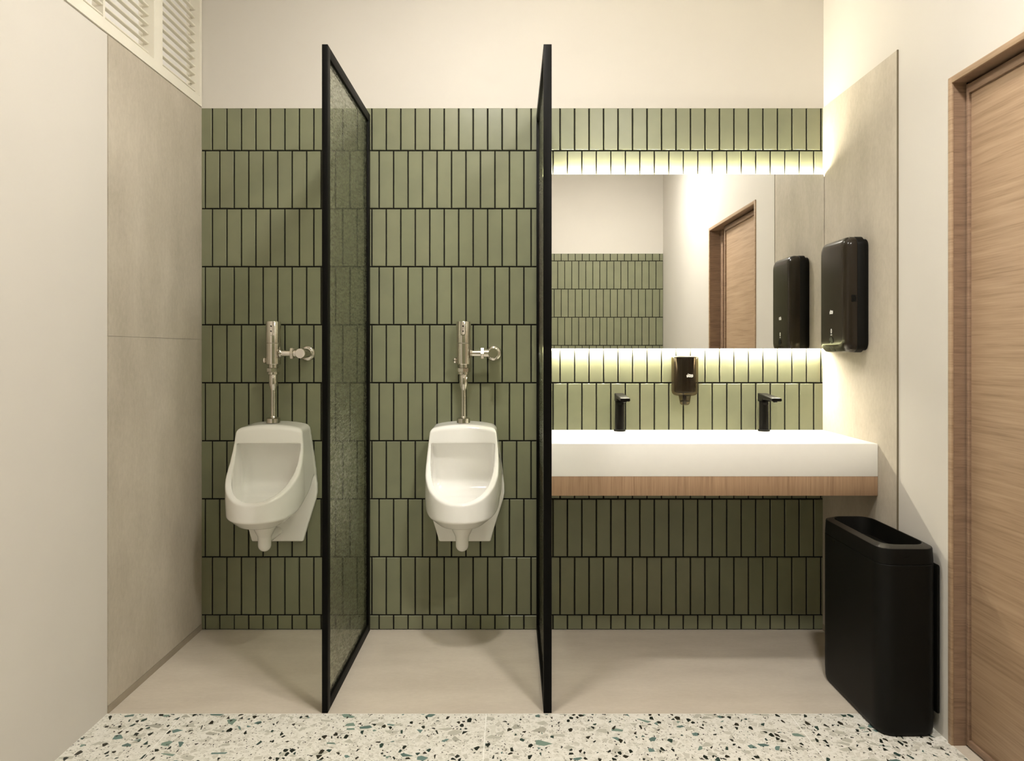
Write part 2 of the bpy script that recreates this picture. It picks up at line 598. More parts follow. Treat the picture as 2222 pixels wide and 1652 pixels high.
# ------------------------------------------------------------------ louvre window, upper left wall
win = tag(empty('window_1', (LEFT, 2.6, WIN[2])), kind='structure')


def wpart(name, lo, hi, mat, bevel=0.0):
    o = box_obj(name, lo, hi, mat, None, bevel)
    o.parent = win
    o.matrix_parent_inverse = Matrix.Translation(-win.location)
    return o


FX0, FX1 = LEFT - 0.10, LEFT + 0.006
OPEN = [(2.545, 2.855), (2.925, 3.274)]
OPEN0 = [(2.10, 2.533)]
zb, zt = WIN[2] + 0.040, WIN[3] - 0.045
wpart('frame_rail', (FX0, WIN[0], WIN[2]), (FX1, WIN[1], zb), M['louvre'])
wpart('frame_rail', (FX0, WIN[0], zt), (FX1, WIN[1], WIN[3]), M['louvre'])
for y0, y1 in ((WIN[0], 2.10), (2.855, 2.925), (3.274, WIN[1])):
    wpart('frame_stile', (FX0, y0, zb), (FX1, y1, zt), M['louvre'])
wpart('frame_bar', (FX0, 2.533, zb), (LEFT - 0.012, 2.545, zt), M['louvre'])
for y0, y1 in OPEN0 + OPEN:
    wpart('pane', (LEFT - 0.056, y0, zb), (LEFT - 0.050, y1, zt), M['pane'])
    if y1 != 2.533:
        wpart('rebate_strip', (LEFT - 0.050, y1 - 0.004, zb), (LEFT - 0.036, y1, zt), M['louvre'])
    # one slat, then copies sharing its mesh
    bm = bmesh.new()
    sec = rrect(0.0080, 0.0036, 0.0034, 3)
    t = math.radians(8)
    add_loft(bm, [[(u * math.cos(t) - v * math.sin(t), y, u * math.sin(t) + v * math.cos(t)) for u, v in sec]
                  for y in (y0 + 0.001, y1 - 0.001)])
    first = mesh_obj('slat', bm, M['louvre'], win, smooth=50)
    first.matrix_parent_inverse = Matrix.Translation(-win.location)
    z = zb + 0.022
    o = first
    while z < zt - 0.012:
        o.location = (LEFT - 0.021, 0, z)
        z += 0.035
        if z < zt - 0.012:
            o = first.copy()
            COL.objects.link(o)

# ------------------------------------------------------------------ door in the right wall
door = tag(empty('door_1', (RIGHT, 1.85, 0)), kind='structure')


def dpart(name, lo, hi, mat, bevel=0.0):
    o = box_obj(name, lo, hi, mat, None, bevel)
    o.parent = door
    o.matrix_parent_inverse = Matrix.Translation(-door.location)
    return o


CP, CW = 0.006, 0.019          # frame stands proud, width of its edge
dpart('door_casing', (RIGHT - CP, DOOR[1] - CW, 0), (RIGHT + 0.001, DOOR[1], DOOR[2]), M['door_wood'], 0.001)
dpart('door_casing', (RIGHT - CP, DOOR[0], 0), (RIGHT + 0.001, DOOR[0] + CW, DOOR[2]), M['door_wood'], 0.001)
dpart('door_casing', (RIGHT - CP, DOOR[0] + CW, DOOR[2] - CW), (RIGHT + 0.001, DOOR[1] - CW, DOOR[2]), M['door_wood'], 0.001)
dpart('door_jamb', (RIGHT + 0.001, DOOR[1] - CW, 0), (RIGHT + T, DOOR[1], DOOR[2] - CW), M['jamb_wood'])
dpart('door_jamb', (RIGHT + 0.001, DOOR[0], 0), (RIGHT + T, DOOR[0] + CW, DOOR[2] - CW), M['jamb_wood'])
dpart('door_head', (RIGHT + 0.001, DOOR[0], DOOR[2] - CW), (RIGHT + T, DOOR[1], DOOR[2]), M['jamb_wood'])
# leaf with a raised border, running behind a stop
y0, y1, zt_d = 1.585, DOOR[1] - CW - 0.004, DOOR[2] - CW - 0.001
LX = RIGHT + 0.036
leaf = dpart('door_leaf', (LX + 0.008, y0, 0.006), (LX + 0.042, y1, zt_d - 0.006), M['door_wood'], 0.001)


def leafpart(name, lo, hi):
    o = box_obj(name, lo, hi, M['jamb_wood'], None, 0.001)
    o.parent = leaf            # the leaf's own coordinates are the room's
    return o


leafpart('leaf_border', (LX, y0, 0.006), (LX + 0.009, y0 + 0.022, zt_d - 0.006))
leafpart('leaf_border', (LX, y1 - 0.014, 0.006), (LX + 0.009, y1 - 0.001, zt_d - 0.006))
leafpart('leaf_border', (LX, y0 + 0.022, zt_d - 0.036), (LX + 0.009, y1 - 0.014, zt_d - 0.008))
leafpart('leaf_border', (LX, y0 + 0.022, 0.006), (LX + 0.009, y1 - 0.014, 0.026))
dpart('gap_shade_strip', (LX + 0.004, y1, 0.0), (LX + 0.05, DOOR[1] - CW, zt_d), M['black_metal'])  # black strip paints the shade in the gap between leaf and jamb
dpart('pocket_panel', (LX + 0.055, DOOR[0] + CW, 0), (LX + 0.075, DOOR[1] - CW, zt_d), M['jamb_wood'])
dpart('pocket_stop', (LX + 0.03, DOOR[0] + CW, 0), (LX + 0.055, DOOR[0] + CW + 0.07, zt_d), M['jamb_wood'], 0.001)

# ------------------------------------------------------------------ glass partitions
PH = 2.234                     # height
PD = 0.7625                    # depth from the wall
FW = 0.036                     # frame width


def partition(x0, x1, label):
    p = empty('glass_partition', ((x0 + x1) / 2, BACK - PD / 2, 0), label, 'partition', 'black framed glass partitions')
    inv = Matrix.Translation(-p.location)

    def part(name, lo, hi, mat, bevel=0.0008):
        o = box_obj(name, lo, hi, mat, None, bevel)
        o.parent = p
        o.matrix_parent_inverse = inv
    yf, yb = BACK - PD, BACK - 0.0025
    part('frame_post', (x0, yf, 0.0), (x1, yf + FW, PH), M['black_metal'])
    part('frame_post', (x0, yb - FW, 0.0), (x1, yb, PH), M['black_metal'])
    part('frame_rail', (x0, yf + FW, PH - FW), (x1, yb - FW, PH), M['black_metal'])
    part('frame_rail', (x0, yf + FW, 0.0), (x1, yb - FW, FW), M['black_metal'])
    xm = (x0 + x1) / 2
    part('glass_pane', (xm - 0.003, yf + FW, FW), (xm + 0.003, yb - FW, PH - FW), M['glass'], 0)


partition(-0.6345, -0.6150, 'black framed pebbled glass partition between the two urinals')
partition(0.1055, 0.1325, 'black framed pebbled glass partition at the left end of the white counter')

# ------------------------------------------------------------------ urinals: one smooth ceramic body from a distance field
def surface_net(f, lo, hi, step):
    ax = [np.arange(lo[i], hi[i] + step, step) for i in range(3)]
    V = f(*np.meshgrid(*ax, indexing='ij')).astype(np.float64)
    S = V < 0
    nx, ny, nz = V.shape
    cnt = np.zeros((nx - 1, ny - 1, nz - 1))
    acc = np.zeros((nx - 1, ny - 1, nz - 1, 3))
    off = [(i, j, k) for i in (0, 1) for j in (0, 1) for k in (0, 1)]
    sl = lambda o: (slice(o[0], nx - 1 + o[0]), slice(o[1], ny - 1 + o[1]), slice(o[2], nz - 1 + o[2]))
    for a in off:
        for d in range(3):
            if a[d] == 1:
                continue
            b = list(a); b[d] = 1
            va, vb = V[sl(a)], V[sl(b)]
            cr = (va < 0) != (vb < 0)
            t = np.where(cr, va / np.where(cr, va - vb, 1), 0)
            cnt += cr
            for e in range(3):
                acc[..., e] += cr * (a[e] + (t if e == d else 0))
    act = cnt > 0
    idx = -np.ones(act.shape, int)
    idx[act] = np.arange(act.sum())
    P = acc[act] / cnt[act][:, None]
    P = (P + np.argwhere(act)) * step + np.array(lo)
    quads = []
    for d in range(3):
        e, g = [(1, 2), (2, 0), (0, 1)][d]
        a_ = [slice(1, n - 1) for n in (nx, ny, nz)]; a_[d] = slice(0, (nx, ny, nz)[d] - 1)
        b_ = list(a_); b_[d] = slice(1, (nx, ny, nz)[d])
        s0, s1 = S[tuple(a_)], S[tuple(b_)]
        for want, rev in ((s0 & ~s1, False), (~s0 & s1, True)):
            pts = np.argwhere(want)
            pts[:, e] += 1; pts[:, g] += 1
            q = []
            for de, dg_ in ((-1, -1), (0, -1), (0, 0), (-1, 0)):
                c = pts.copy(); c[:, e] += de; c[:, g] += dg_
                q.append(idx[c[:, 0], c[:, 1], c[:, 2]])
            q = np.stack(q, 1)
            quads.append(q[:, ::-1] if rev else q)
    Q = np.concatenate(quads)
    for it in range(2):                         # light smoothing of the grid steps
        s = np.zeros_like(P); n = np.zeros(len(P))
        for i in range(4):
            j = Q[:, (i + 1) % 4]
            np.add.at(s, Q[:, i], P[j]); np.add.at(n, Q[:, i], 1)
            np.add.at(s, j, P[Q[:, i]]); np.add.at(n, j, 1)
        P = P * 0.45 + 0.55 * s / n[:, None]
    return P, Q


def smax(a, b, k):
    h = np.clip(0.5 + 0.5 * (a - b) / k, 0, 1)
    return b * (1 - h) + a * h + k * h * (1 - h)


def smin(a, b, k):
    return -smax(-a, -b, k)


def urinal_field(x, d, h, part='bowl'):
    X = np.abs(x)
    ip = lambda q, t: np.interp(q, [p[0] for p in t], [p[1] for p in t])
    plate_w = [(0.389, 0.111), (0.44, 0.125), (0.575, 0.167), (0.60, 0.1715), (0.635, 0.1705), (0.75, 0.156), (0.895, 0.134)]
    wb = ip(np.maximum(h, 0.6), plate_w)
    wm = ip(h, [(0.50, 0.142), (0.55, 0.150), (0.62, 0.154), (0.70, 0.153), (0.80, 0.146), (0.90, 0.136)])

    def plan(wm_, d0, d1, wback, p):
        side = X - (wback + (wm_ - wback) * np.clip(d / d0, 0, 1))
        e = np.clip((d - d0) / (d1 - d0), 0, None)
        fr = (((X / wm_) ** p + e ** p) ** (1 / p) - 1) * wm_
        return np.where(d < d0, side, fr)

    f1 = plan(wm, 0.15, 0.368, wb, 2.15)
    Ds = ip(h, [(0.56, 0.40), (0.612, 0.370), (0.632, 0.336), (0.668, 0.274), (0.71, 0.216), (0.752, 0.176),
                (0.795, 0.153), (0.83, 0.143), (0.885, 0.136), (0.91, 0.13)])
    f2 = (d - Ds) * 0.78
    hb = ip(d, [(0.0, 0.64), (0.035, 0.640), (0.06, 0.622), (0.10, 0.585), (0.15, 0.555), (0.22, 0.527), (0.29, 0.508), (0.38, 0.502)])
    f3 = (hb - h) * 0.9
    f6 = (f1 + 0.85 * (hb + 0.040 - h)) * 0.76
    top = h - (0.908 - 0.016 * (X / 0.134) ** 2.4 - 0.05 * np.clip(d, 0, 1))
    bowl = smax(f1, f2, 0.006)
    bowl = smax(bowl, f6, 0.002)
    bowl = smax(bowl, f3, 0.006)
    bowl = smax(bowl, top, 0.018)
    # basin
    wc = ip(h, [(0.56, 0.122), (0.65, 0.131), (0.83, 0.133)])
    g1 = plan(wc, 0.13, 0.350, wc, 2.15)
    back = 0.060 + 0.040 * np.clip((h - 0.69) / 0.135, 0, 1) ** 2 + 0.022 * np.clip((0.69 - h) / 0.09, 0, 1.3) ** 2
    floor_h = 0.612 - 0.12 * np.clip(d - 0.05, 0, 0.3)
    g = smax(g1, (back - d) * 0.9, 0.03)
    g = smax(g, h - 0.825, 0.004)
    g = smax(g, (floor_h - h), 0.05)
    body = smax(bowl, -g, 0.004)
    # back plate
    wp = ip(h, plate_w)
    pl = smax((X - wp) * 0.92, d - 0.024, 0.006)
    pl = smax(pl, 0.389 - h, 0.004)
    pl = smax(pl, h - 0.88, 0.004)
    body = smin(body, pl, 0.004)
    # outlet: cone, rounded spout and arm to the wall
    rr = np.sqrt(X ** 2 + (d - 0.19) ** 2)
    cone = smax((rr - ip(h, [(0.43, 0.026), (0.45, 0.0265), (0.490, 0.046), (0.56, 0.056)])) * 0.85, h - 0.545, 0.005)
    cone = smax(cone, 0.435 - h, 0.005)
    cap = np.sqrt(X ** 2 + (d - 0.19) ** 2 + (h - np.clip(h, 0.4165, 0.52)) ** 2) - 0.0265
    arm = smax(np.sqrt(X ** 2 + (h - 0.435) ** 2) - 0.02, d - 0.19, 0.004)
    out = smin(smin(cone, cap, 0.003), arm, 0.006)
    if part == 'outlet':
        return smax(out, 0.012 - d, 0.001)
    return smax(body, -d, 0.001)


def ceramic_mesh(name, f, lo, hi):
    P, Q = surface_net(f, lo, hi, 0.0034)
    me = bpy.data.meshes.new(name)
    me.from_pydata(np.stack([P[:, 0], -P[:, 1], P[:, 2] - 0.389], 1).tolist(), [], Q.tolist())
    me.polygons.foreach_set('use_smooth', [True] * len(me.polygons))
    me.materials.append(M['ceramic'])
    bm = bmesh.new()
    bm.from_mesh(me)
    bmesh.ops.recalc_face_normals(bm, faces=bm.faces)
    bm.to_mesh(me)
    bm.free()
    return me


bowl_me = ceramic_mesh('bowl', urinal_field, (-0.184, -0.006, 0.380), (0.184, 0.380, 0.918))
outlet_me = ceramic_mesh('outlet', lambda x, d, h: urinal_field(x, d, h, 'outlet'), (-0.075, 0.0, 0.378), (0.075, 0.265, 0.556))

UX = (-1.011, -0.2038)
for x, lab in zip(UX, ('white ceramic urinal on the green tiles beside the left concrete wall',
                       'white ceramic urinal on the green tiles between the two glass partitions')):
    u = empty('urinal', (x, BACK - 0.002, 0.389), lab, 'urinal', 'wall hung urinals')
    for nm, me in (('bowl', bowl_me), ('outlet', outlet_me)):
        link(bpy.data.objects.new(nm, me), u)

# ------------------------------------------------------------------ sensor flush valves
def flush_valve():
    v = empty('flush_valve', (0, 0, 0))
    a = -0.070                     # axis of the upright body
    zb0 = 0.907
    lathe_obj('spud_nut', [(0.0280, 0.0), (0.0288, 0.001), (0.0288, 0.019), (0.024, 0.022), (0.016, 0.024), (0.013, 0.029)],
              M['chrome'], v, (0, a, zb0 - 0.002), seg=36)
    lathe_obj('pipe', [(0.0108, 0.0), (0.0108, 0.125)], M['chrome'], v, (0, a, zb0 + 0.018), seg=24, caps=(False, False))
    lathe_obj('reducer', [(0.011, 0.0), (0.0185, 0.022), (0.0185, 0.066), (0.0178, 0.067)], M['chrome'], v, (0, a, 1.044), seg=32)
    lathe_obj('collar', [(0.0225, 0.0), (0.0238, 0.001), (0.0238, 0.012)], M['chrome'], v, (0, a, 1.110), seg=32)
    bm = bmesh.new()
    add_lathe(bm, [(0.026, 0.0), (0.0292, 0.002), (0.0292, 0.017), (0.026, 0.019)], (0, a, 1.120), 'Z', 8)
    mesh_obj('hex_nut', bm, M['chrome'], v)
    lathe_obj('neck', [(0.021, 0.0), (0.021, 0.018)], M['chrome'], v, (0, a, 1.137), seg=32)
    lathe_obj('body', [(0.029, 0.0), (0.031, 0.002), (0.031, 0.0885), (0.0302, 0.0895)], M['chrome'], v, (0, a, 1.153), seg=48)
    head = lathe_obj('sensor_head', [(0.0302, 0.0), (0.031, 0.001), (0.031, 0.089), (0.0295, 0.0915), (0.0, 0.0925)],
                     M['chrome'], v, (0, a, 1.2435), seg=48, caps=(True, False))
    # rounded sensor plate let into the front of the head
    bm = bmesh.new()
    pts = [(-0.0105, 0.0), (0.0105, 0.0)] + [(0.0105 * math.cos(t), -0.050 - 0.0095 * math.sin(t)) for t in np.linspace(0, math.pi, 9)]
    add_prism(bm, pts, lambda u, w, d: (u, a - 0.0285 - d - math.sqrt(max(0, 0.031 ** 2 - u * u)) + 0.029, 1.334 + w), -0.003, 0.0012)
    pl = mesh_obj('sensor_plate', bm, M['chrome_dark'], head, smooth=20)
    for dz in (-0.019, -0.0405):
        lathe_obj('sensor_eye', [(0.0028, 0.0), (0.0030, -0.001), (0.0030, -0.004)], M['sensor'], head,
                  (0, a - 0.0318 + 0.002, 1.334 + dz), 'Y', 16)
    for k in (-1,):
        lathe_obj('service_knob', [(0.007, 0.0), (0.013, -0.004), (0.013, -0.010), (0.008, -0.015), (0.003, -0.018)],
                  M['chrome'], v, (-0.029, a, 1.170), 'X', 20)
    lathe_obj('side_socket', [(0.020, 0.0), (0.018, 0.006), (0.0165, 0.009)], M['chrome'], v, (0.0285, a, 1.200), 'X', 28)
    lathe_obj('side_pipe', [(0.0132, 0.0), (0.0132, 0.046)], M['chrome'], v, (0.030, a, 1.200), 'X', 24)
    bm = bmesh.new()
    add_lathe(bm, [(0.022, 0.0), (0.0255, 0.0015), (0.0255, 0.0125), (0.022, 0.014)], (0.0735, a, 1.200), 'X', 6)
    mesh_obj('coupling_nut', bm, M['chrome'], v)
    lathe_obj('coupling_sleeve', [(0.0165, 0.0), (0.0165, 0.03)], M['chrome'], v, (0.086, a, 1.200), 'X', 24)
    lathe_obj('stop_valve', [(0.0205, 0.0), (0.0205, -0.108), (0.0195, -0.110), (0.0195, -0.112), (0.0212, -0.113), (0.0212, -0.119), (0.0195, -0.121)],
              M['chrome'], v, (0.127, 0, 1.200), 'Y', 36)
    lathe_obj('wall_flange', [(0.0335, 0.0), (0.0335, -0.003), (0.030, -0.008), (0.022, -0.012)], M['chrome'], v, (0.127, 0, 1.200), 'Y', 40)
    return v


def copy_tree(o, parent=None):
    c = o.copy()
    COL.objects.link(c)
    c.parent = parent
    for ch in list(o.children):
        copy_tree(ch, c)
    return c


valve = flush_valve()
for i, (x, lab) in enumerate(zip(UX, ('chrome sensor flush valve above the urinal beside the left concrete wall',
                                      'chrome sensor flush valve above the urinal between the two partitions'))):
    v = valve if i == 0 else copy_tree(valve)
    v.location = (x - 0.002, BACK - 0.0025, 0)
    tag(v, lab, 'flush valve', 'chrome flush valves')

# ------------------------------------------------------------------ mirror with light strips behind its edges
MX0, MX1, MZ0, MZ1 = 0.1345, RIGHT - 0.006, 1.220, 1.973
MY = BACK - 0.020
mir = empty('wall_mirror', ((MX0 + MX1) / 2, BACK, MZ0), 'wide frameless backlit mirror above the white counter', 'mirror')
minv = Matrix.Translation(-mir.location)


def mpart(name, lo, hi, mat):
    o = box_obj(name, lo, hi, mat)
    o.parent = mir
    o.matrix_parent_inverse = minv
    return o


mpart('mirror_glass', (MX0, MY, MZ0), (MX1, MY + 0.004, MZ1), M['mirror'])
mpart('mirror_backing', (MX0 + 0.001, MY + 0.0042, MZ0 + 0.006), (MX1 - 0.001, BACK - 0.0023, MZ1 - 0.006), M['mirror_back'])
mpart('light_strip', (MX0 + 0.002, MY + 0.006, MZ1 - 0.006), (MX1 - 0.002, BACK - 0.004, MZ1 - 0.002), M['led_up'])
mpart('light_strip', (MX0 + 0.002, MY + 0.006, MZ0 + 0.002), (MX1 - 0.002, BACK - 0.004, MZ0 + 0.006), M['led_down'])

# ------------------------------------------------------------------ counter
CT = 0.868
CX0, CX1, CY0, CY1 = 0.1330, RIGHT - PT - 0.0005, BACK - 0.50, BACK - 0.0025
cnt = empty('vanity_counter', ((CX0 + CX1) / 2, BACK, 0.676), 'thick white counter with a brown wood apron under the mirror', 'counter')
cinv = Matrix.Translation(-cnt.location)
for nm, lo, hi, mt in (('counter_slab', (CX0, CY0, CT - 0.1205), (CX1, CY1, CT), 'counter'),
                       ('wood_apron', (CX0, CY0 + 0.0005, CT - 0.192), (CX1, CY1, CT - 0.1205), 'apron_wood')):
    o = box_obj(nm, lo, hi, M[mt], None, 0.0015)
    o.parent = cnt
    o.matrix_parent_inverse = cinv

# ------------------------------------------------------------------ faucets
def faucet():
    f = empty('faucet', (0, 0, 0))
    lathe_obj('base_flange', [(0.0245, 0.0), (0.0250, 0.001), (0.0250, 0.006), (0.0235, 0.0075)], M['faucet'], f, seg=36)
    # round column whose top is cut on the slope, running into the spout
    bm = bmesh.new()
    n = 36
    low, up = [], []
    for k in range(n):
        a = 2 * math.pi * k / n
        x, y = 0.0198 * math.cos(a), 0.0198 * math.sin(a)
        low.append((x, y, 0.006)); up.append((x, y, 0.130 + 0.35 * (y + 0.0198)))
    add_loft(bm, [low, up])
    mesh_obj('column', bm, M['faucet'], f, smooth=35)
    # spout: flat tongue running forward (-y), thick at the column, thin at the tip
    bm = bmesh.new()
    prof = [(0.0198, 0.161, 0.126), (-0.004, 0.160, 0.126), (-0.0205, 0.1585, 0.127), (-0.042, 0.1570, 0.1405), (-0.158, 0.1500, 0.1365), (-0.160, 0.1490, 0.1370)]
    rings = []
    for y, zt_, zb_ in prof:
        hw = 0.0198
        c = 0.0025
        rings.append([(-hw, y, zb_ + c), (-hw + c, y, zb_), (hw - c, y, zb_), (hw, y, zb_ + c),
                      (hw, y, zt_ - c), (hw - c, y, zt_), (-hw + c, y, zt_), (-hw, y, zt_ - c)])
    add_loft(bm, rings)
    mesh_obj('spout', bm, M['faucet'], f, smooth=30)
    lathe_obj('aerator', [(0.0085, 0.0), (0.0085, -0.005), (0.007, -0.006)], M['sensor'], f, (0, -0.140, 0.1375), seg=24)
    bm = bmesh.new()
    add_prism(bm, [(math.cos(t) * 0.012, math.sin(t) * 0.0055) for t in np.linspace(0, 2 * math.pi, 17)[:-1]],
              lambda u, w, d: (u, -0.0198 - d, 0.118 + w), -0.004, 0.0012)
    mesh_obj('sensor_window', bm, M['sensor'], f, smooth=30)
    return f


fa = faucet()
for i, (x, lab) in enumerate(((0.460, 'black faucet on the white counter nearer the glass partition'),
                              (1.076, 'black faucet on the white counter nearer the right wall'))):
    f = fa if i == 0 else copy_tree(fa)
    f.location = (x, BACK - 0.052, CT)
    tag(f, lab, 'faucet', 'black faucets on the counter')

# ------------------------------------------------------------------ printed marks
LOGO = [(745, 740), (880, 660), (930, 690), (1050, 640), (1120, 590), (1200, 640), (1290, 670), (1350, 650), (1470, 630), (1545, 680),
        (1550, 910), (1400, 1000), (1230, 960), (1060, 975), (1010, 880), (960, 950), (790, 1000)]
LOGO_ACCENT = [(872, 590), (930, 545), (1000, 565), (1010, 600), (930, 622)]
LOGO_DOTS = [((890, 795), 48, 34), ((1068, 782), 34, 48), ((1205, 825), 48, 40), ((1362, 848), 46, 36), ((1412, 745), 30, 26)]


def logo(parent, to3, width):
    """small white mark with dark counters; to3(u, v, d) maps the flat drawing onto the surface"""
    k = width / 805.0
    c = lambda p: ((p[0] - 1148) * k, (795 - p[1]) * k)
    bm = bmesh.new()
    add_prism(bm, [c(p) for p in LOGO], to3, -0.002, 0.0006)
    add_prism(bm, [c(p) for p in LOGO_ACCENT], to3, -0.002, 0.0006)
    lg = mesh_obj('printed_mark', bm, M['print_white'], parent)
    lg['label'] = 'small white printed mark'
    bm = bmesh.new()
    for (x, y), rx, ry in LOGO_DOTS:
        add_prism(bm, [c((x + rx * math.cos(t), y + ry * math.sin(t))) for t in np.linspace(0, 2 * math.pi, 11)[:-1]], to3, -0.001, 0.0009)
    mesh_obj('printed_mark_counters', bm, M['print_dark'], parent)


# ------------------------------------------------------------------ soap dispenser below the mirror
sx, sz0 = 0.7375, 0.980
soap = empty('soap_dispenser', (sx, BACK - 0.0025, sz0), 'smoked brown soap dispenser on the tiles below the mirror', 'soap dispenser')


def oval(rx, ry, z, yc=-0.052, n=48, flat=True):
    pts = []
    for k in range(n):
        a = 2 * math.pi * k / n
        x, y = rx * math.cos(a), yc + ry * math.sin(a)
        pts.append((x, min(y, -0.001) if flat else y, z))
    return pts


def oval_obj(name, prof, mat, n=48, yc=-0.052, caps=(True, True)):
    bm = bmesh.new()
    add_loft(bm, [oval(rx, ry, z, yc, n) for rx, ry, z in prof], *caps)
    return mesh_obj(name, bm, mat, soap, smooth=40)


oval_obj('outer_shell', [(0.036, 0.034, 0.040), (0.046, 0.043, 0.043), (0.0535, 0.049, 0.050), (0.0565, 0.0515, 0.062), (0.0565, 0.0515, 0.197),
                         (0.0555, 0.0505, 0.203), (0.052, 0.047, 0.206)], M['smoke'])
oval_obj('inner_body', [(0.030, 0.029, 0.052), (0.044, 0.041, 0.056), (0.0465, 0.043, 0.062), (0.0465, 0.043, 0.199), (0.043, 0.04, 0.2045), (0.0, 0.0, 0.2046)], M['smoke_gloss'], caps=(True, False))
oval_obj('top_highlight', [(0.0540, 0.0490, 0.2045), (0.0540, 0.0490, 0.2085), (0.0480, 0.0440, 0.2085), (0.0480, 0.0440, 0.2045)], M['rim_highlight'], caps=(False, False))  # pale ring paints the LED highlight along the shell's top
oval_obj('nozzle', [(0.012, 0.012, 0.0), (0.0175, 0.017, 0.002), (0.0205, 0.020, 0.008), (0.0255, 0.024, 0.036), (0.027, 0.026, 0.042)], M['smoke'], 36)
oval_obj('nozzle_core', [(0.006, 0.006, 0.004), (0.006, 0.006, 0.040)], M['smoke_gloss'], 20)
oval_obj('nozzle_band', [(0.0200, 0.0195, 0.015), (0.0205, 0.0198, 0.0175), (0.0190, 0.018, 0.0175), (0.0185, 0.0178, 0.015)], M['black_gloss'], 36, caps=(False, False))
logo(soap, lambda u, w, d: (0.010 + u, -0.052 - 0.0515 * math.sqrt(max(0, 1 - ((0.010 + u) / 0.0565) ** 2)) - d, 0.126 + w), 0.0285)

# ------------------------------------------------------------------ paper towel dispenser on the right wall
td = empty('towel_dispenser', (RIGHT - PT, 2.9945, 1.2045), 'tall glossy black paper towel dispenser on the right concrete wall', 'towel dispenser')
HY, HZ = 0.1275, 0.2205


def slab_obj(name, prof, mat, r=0.034, parent=td, hz=HZ, zc=HZ, smooth=40, caps=(True, True)):
    """stack of rounded rectangles growing out from the wall (towards -x): (distance, inset)"""
    bm = bmesh.new()
    rings = []
    for dist, ins in prof:
        rings.append([(-dist, y, zc + z) for y, z in rrect(HY - ins, hz - ins, r - ins * 0.4, 8)])
    add_loft(bm, rings, *caps)
    return mesh_obj(name, bm, mat, parent, smooth=smooth)


slab_obj('mounting_plate', [(0.0005, 0.008), (0.018, 0.007), (0.020, 0.009)], M['black_satin'])
slab_obj('rear_shell', [(0.017, 0.006), (0.019, 0.0), (0.043, 0.0), (0.045, 0.0015)], M['black_satin'])
cover = slab_obj('front_cover', [(0.0445, 0.003), (0.046, 0.0005), (0.060, 0.0), (0.072, 0.0025), (0.080, 0.008), (0.0855, 0.016), (0.0895, 0.028), (0.0905, 0.034)],
                 M['smoke_gloss'], 0.036)
FXd = 0.0905
# smoked clear strip along the lower edge, black tongue, marks
bm = bmesh.new()
add_loft(bm, [[(-0.060 - 0.030 * (1 - ((abs(y) / (HY - 0.004)) ** 6)) * k - 0.0016, y, z) for y in np.linspace(-HY + 0.03, HY - 0.03, 25)]
              for k, z in ((0.55, 0.0135), (0.80, 0.0195), (0.955, 0.0285))], False, False, closed=False)
bmesh.ops.solidify(bm, geom=bm.faces[:], thickness=0.0008)
mesh_obj('clear_strip', bm, M['smoke'], cover, smooth=50)
bm = bmesh.new()
pts = [(0.017 * math.cos(t), 0.044 + 0.017 * math.sin(t)) for t in np.linspace(0, math.pi, 13)] + [(-0.017, 0.020), (-0.013, 0.006), (0.022, 0.006), (0.018, 0.020)]
add_prism(bm, pts, lambda u, w, d: (-(FXd + d) + max(0, 0.03 - w) * 0.5, u, w), -0.010, 0.0022)
mesh_obj('black_tongue', bm, M['black_satin'], cover, smooth=30)
logo(cover, lambda u, w, d: (-(FXd + d), -u, 0.158 + w), 0.030)
bm = bmesh.new()
ring = [(0.0050 * math.cos(t), 0.0095 * math.sin(t)) for t in np.linspace(0, 2 * math.pi, 21)[:-1]]
inner = [(a * 0.52, b * 0.62) for a, b in ring]
f3 = lambda u, w, d: Vector((-(FXd + d), u, 0.0835 + w))
add_loft(bm, [[f3(*p, 0.0) for p in ring], [f3(*p, 0.0007) for p in ring], [f3(*p, 0.0007) for p in inner], [f3(*p, 0.0) for p in inner]], False, False)
add_prism(bm, [(-0.0055, -0.0165), (0.0055, -0.0165), (0.0055, -0.0130), (-0.0055, -0.0130)], f3, 0.0, 0.0007)
mesh_obj('printed_icon', bm, M['print_white'], cover)
bm = bmesh.new()
fb = lambda u, w, d: Vector((-0.059 - u, -HY - d, 0.204 + w))
add_prism(bm, rrect(0.0095, 0.0135, 0.004, 4), fb, -0.002, 0.0008)
btn = mesh_obj('lock_plate', bm, M['black_gloss'], cover, smooth=30)
bm = bmesh.new()
add_prism(bm, [(0.0075 * math.cos(t), 0.010 * math.sin(t)) for t in np.linspace(0, 2 * math.pi, 21)[:-1]], fb, 0.0, 0.0020)
mesh_obj('lock_button', bm, M['black_satin'], cover, smooth=30)

# ------------------------------------------------------------------ waste bin in front of the right wall
BX0, BX1, BY0, BY1, BH = 1.152, 1.339, 2.377, 2.842, 0.598
bx, by = (BX0 + BX1) / 2, (BY0 + BY1) / 2
bn = empty('waste_bin', (bx, by, 0), 'black open-top waste bin standing by the wooden door', 'waste bin')


def bin_ring(ins, z, end=0.0, n=8, rx=0.048, ry=0.062):
    """plan of the bin at one height: long rounded outline, ends drawn in more than the sides"""
    hw, hl = (BX1 - BX0) / 2 - ins, (BY1 - BY0) / 2 - ins - end
    rx, ry = min(rx, hw - 0.004), min(ry, hl - 0.004)
    pts = []
    for cx, cy, a0 in ((hw - rx, hl - ry, 0), (-hw + rx, hl - ry, 90), (-hw + rx, -hl + ry, 180), (hw - rx, -hl + ry, 270)):
        for k in range(n + 1):
            a = math.radians(a0 + 90 * k / n)
            c, d = math.cos(a), math.sin(a)
            c, d = math.copysign(abs(c) ** 0.88, c), math.copysign(abs(d) ** 0.88, d)
            pts.append((cx + rx * c, cy + ry * d, z))
    return pts


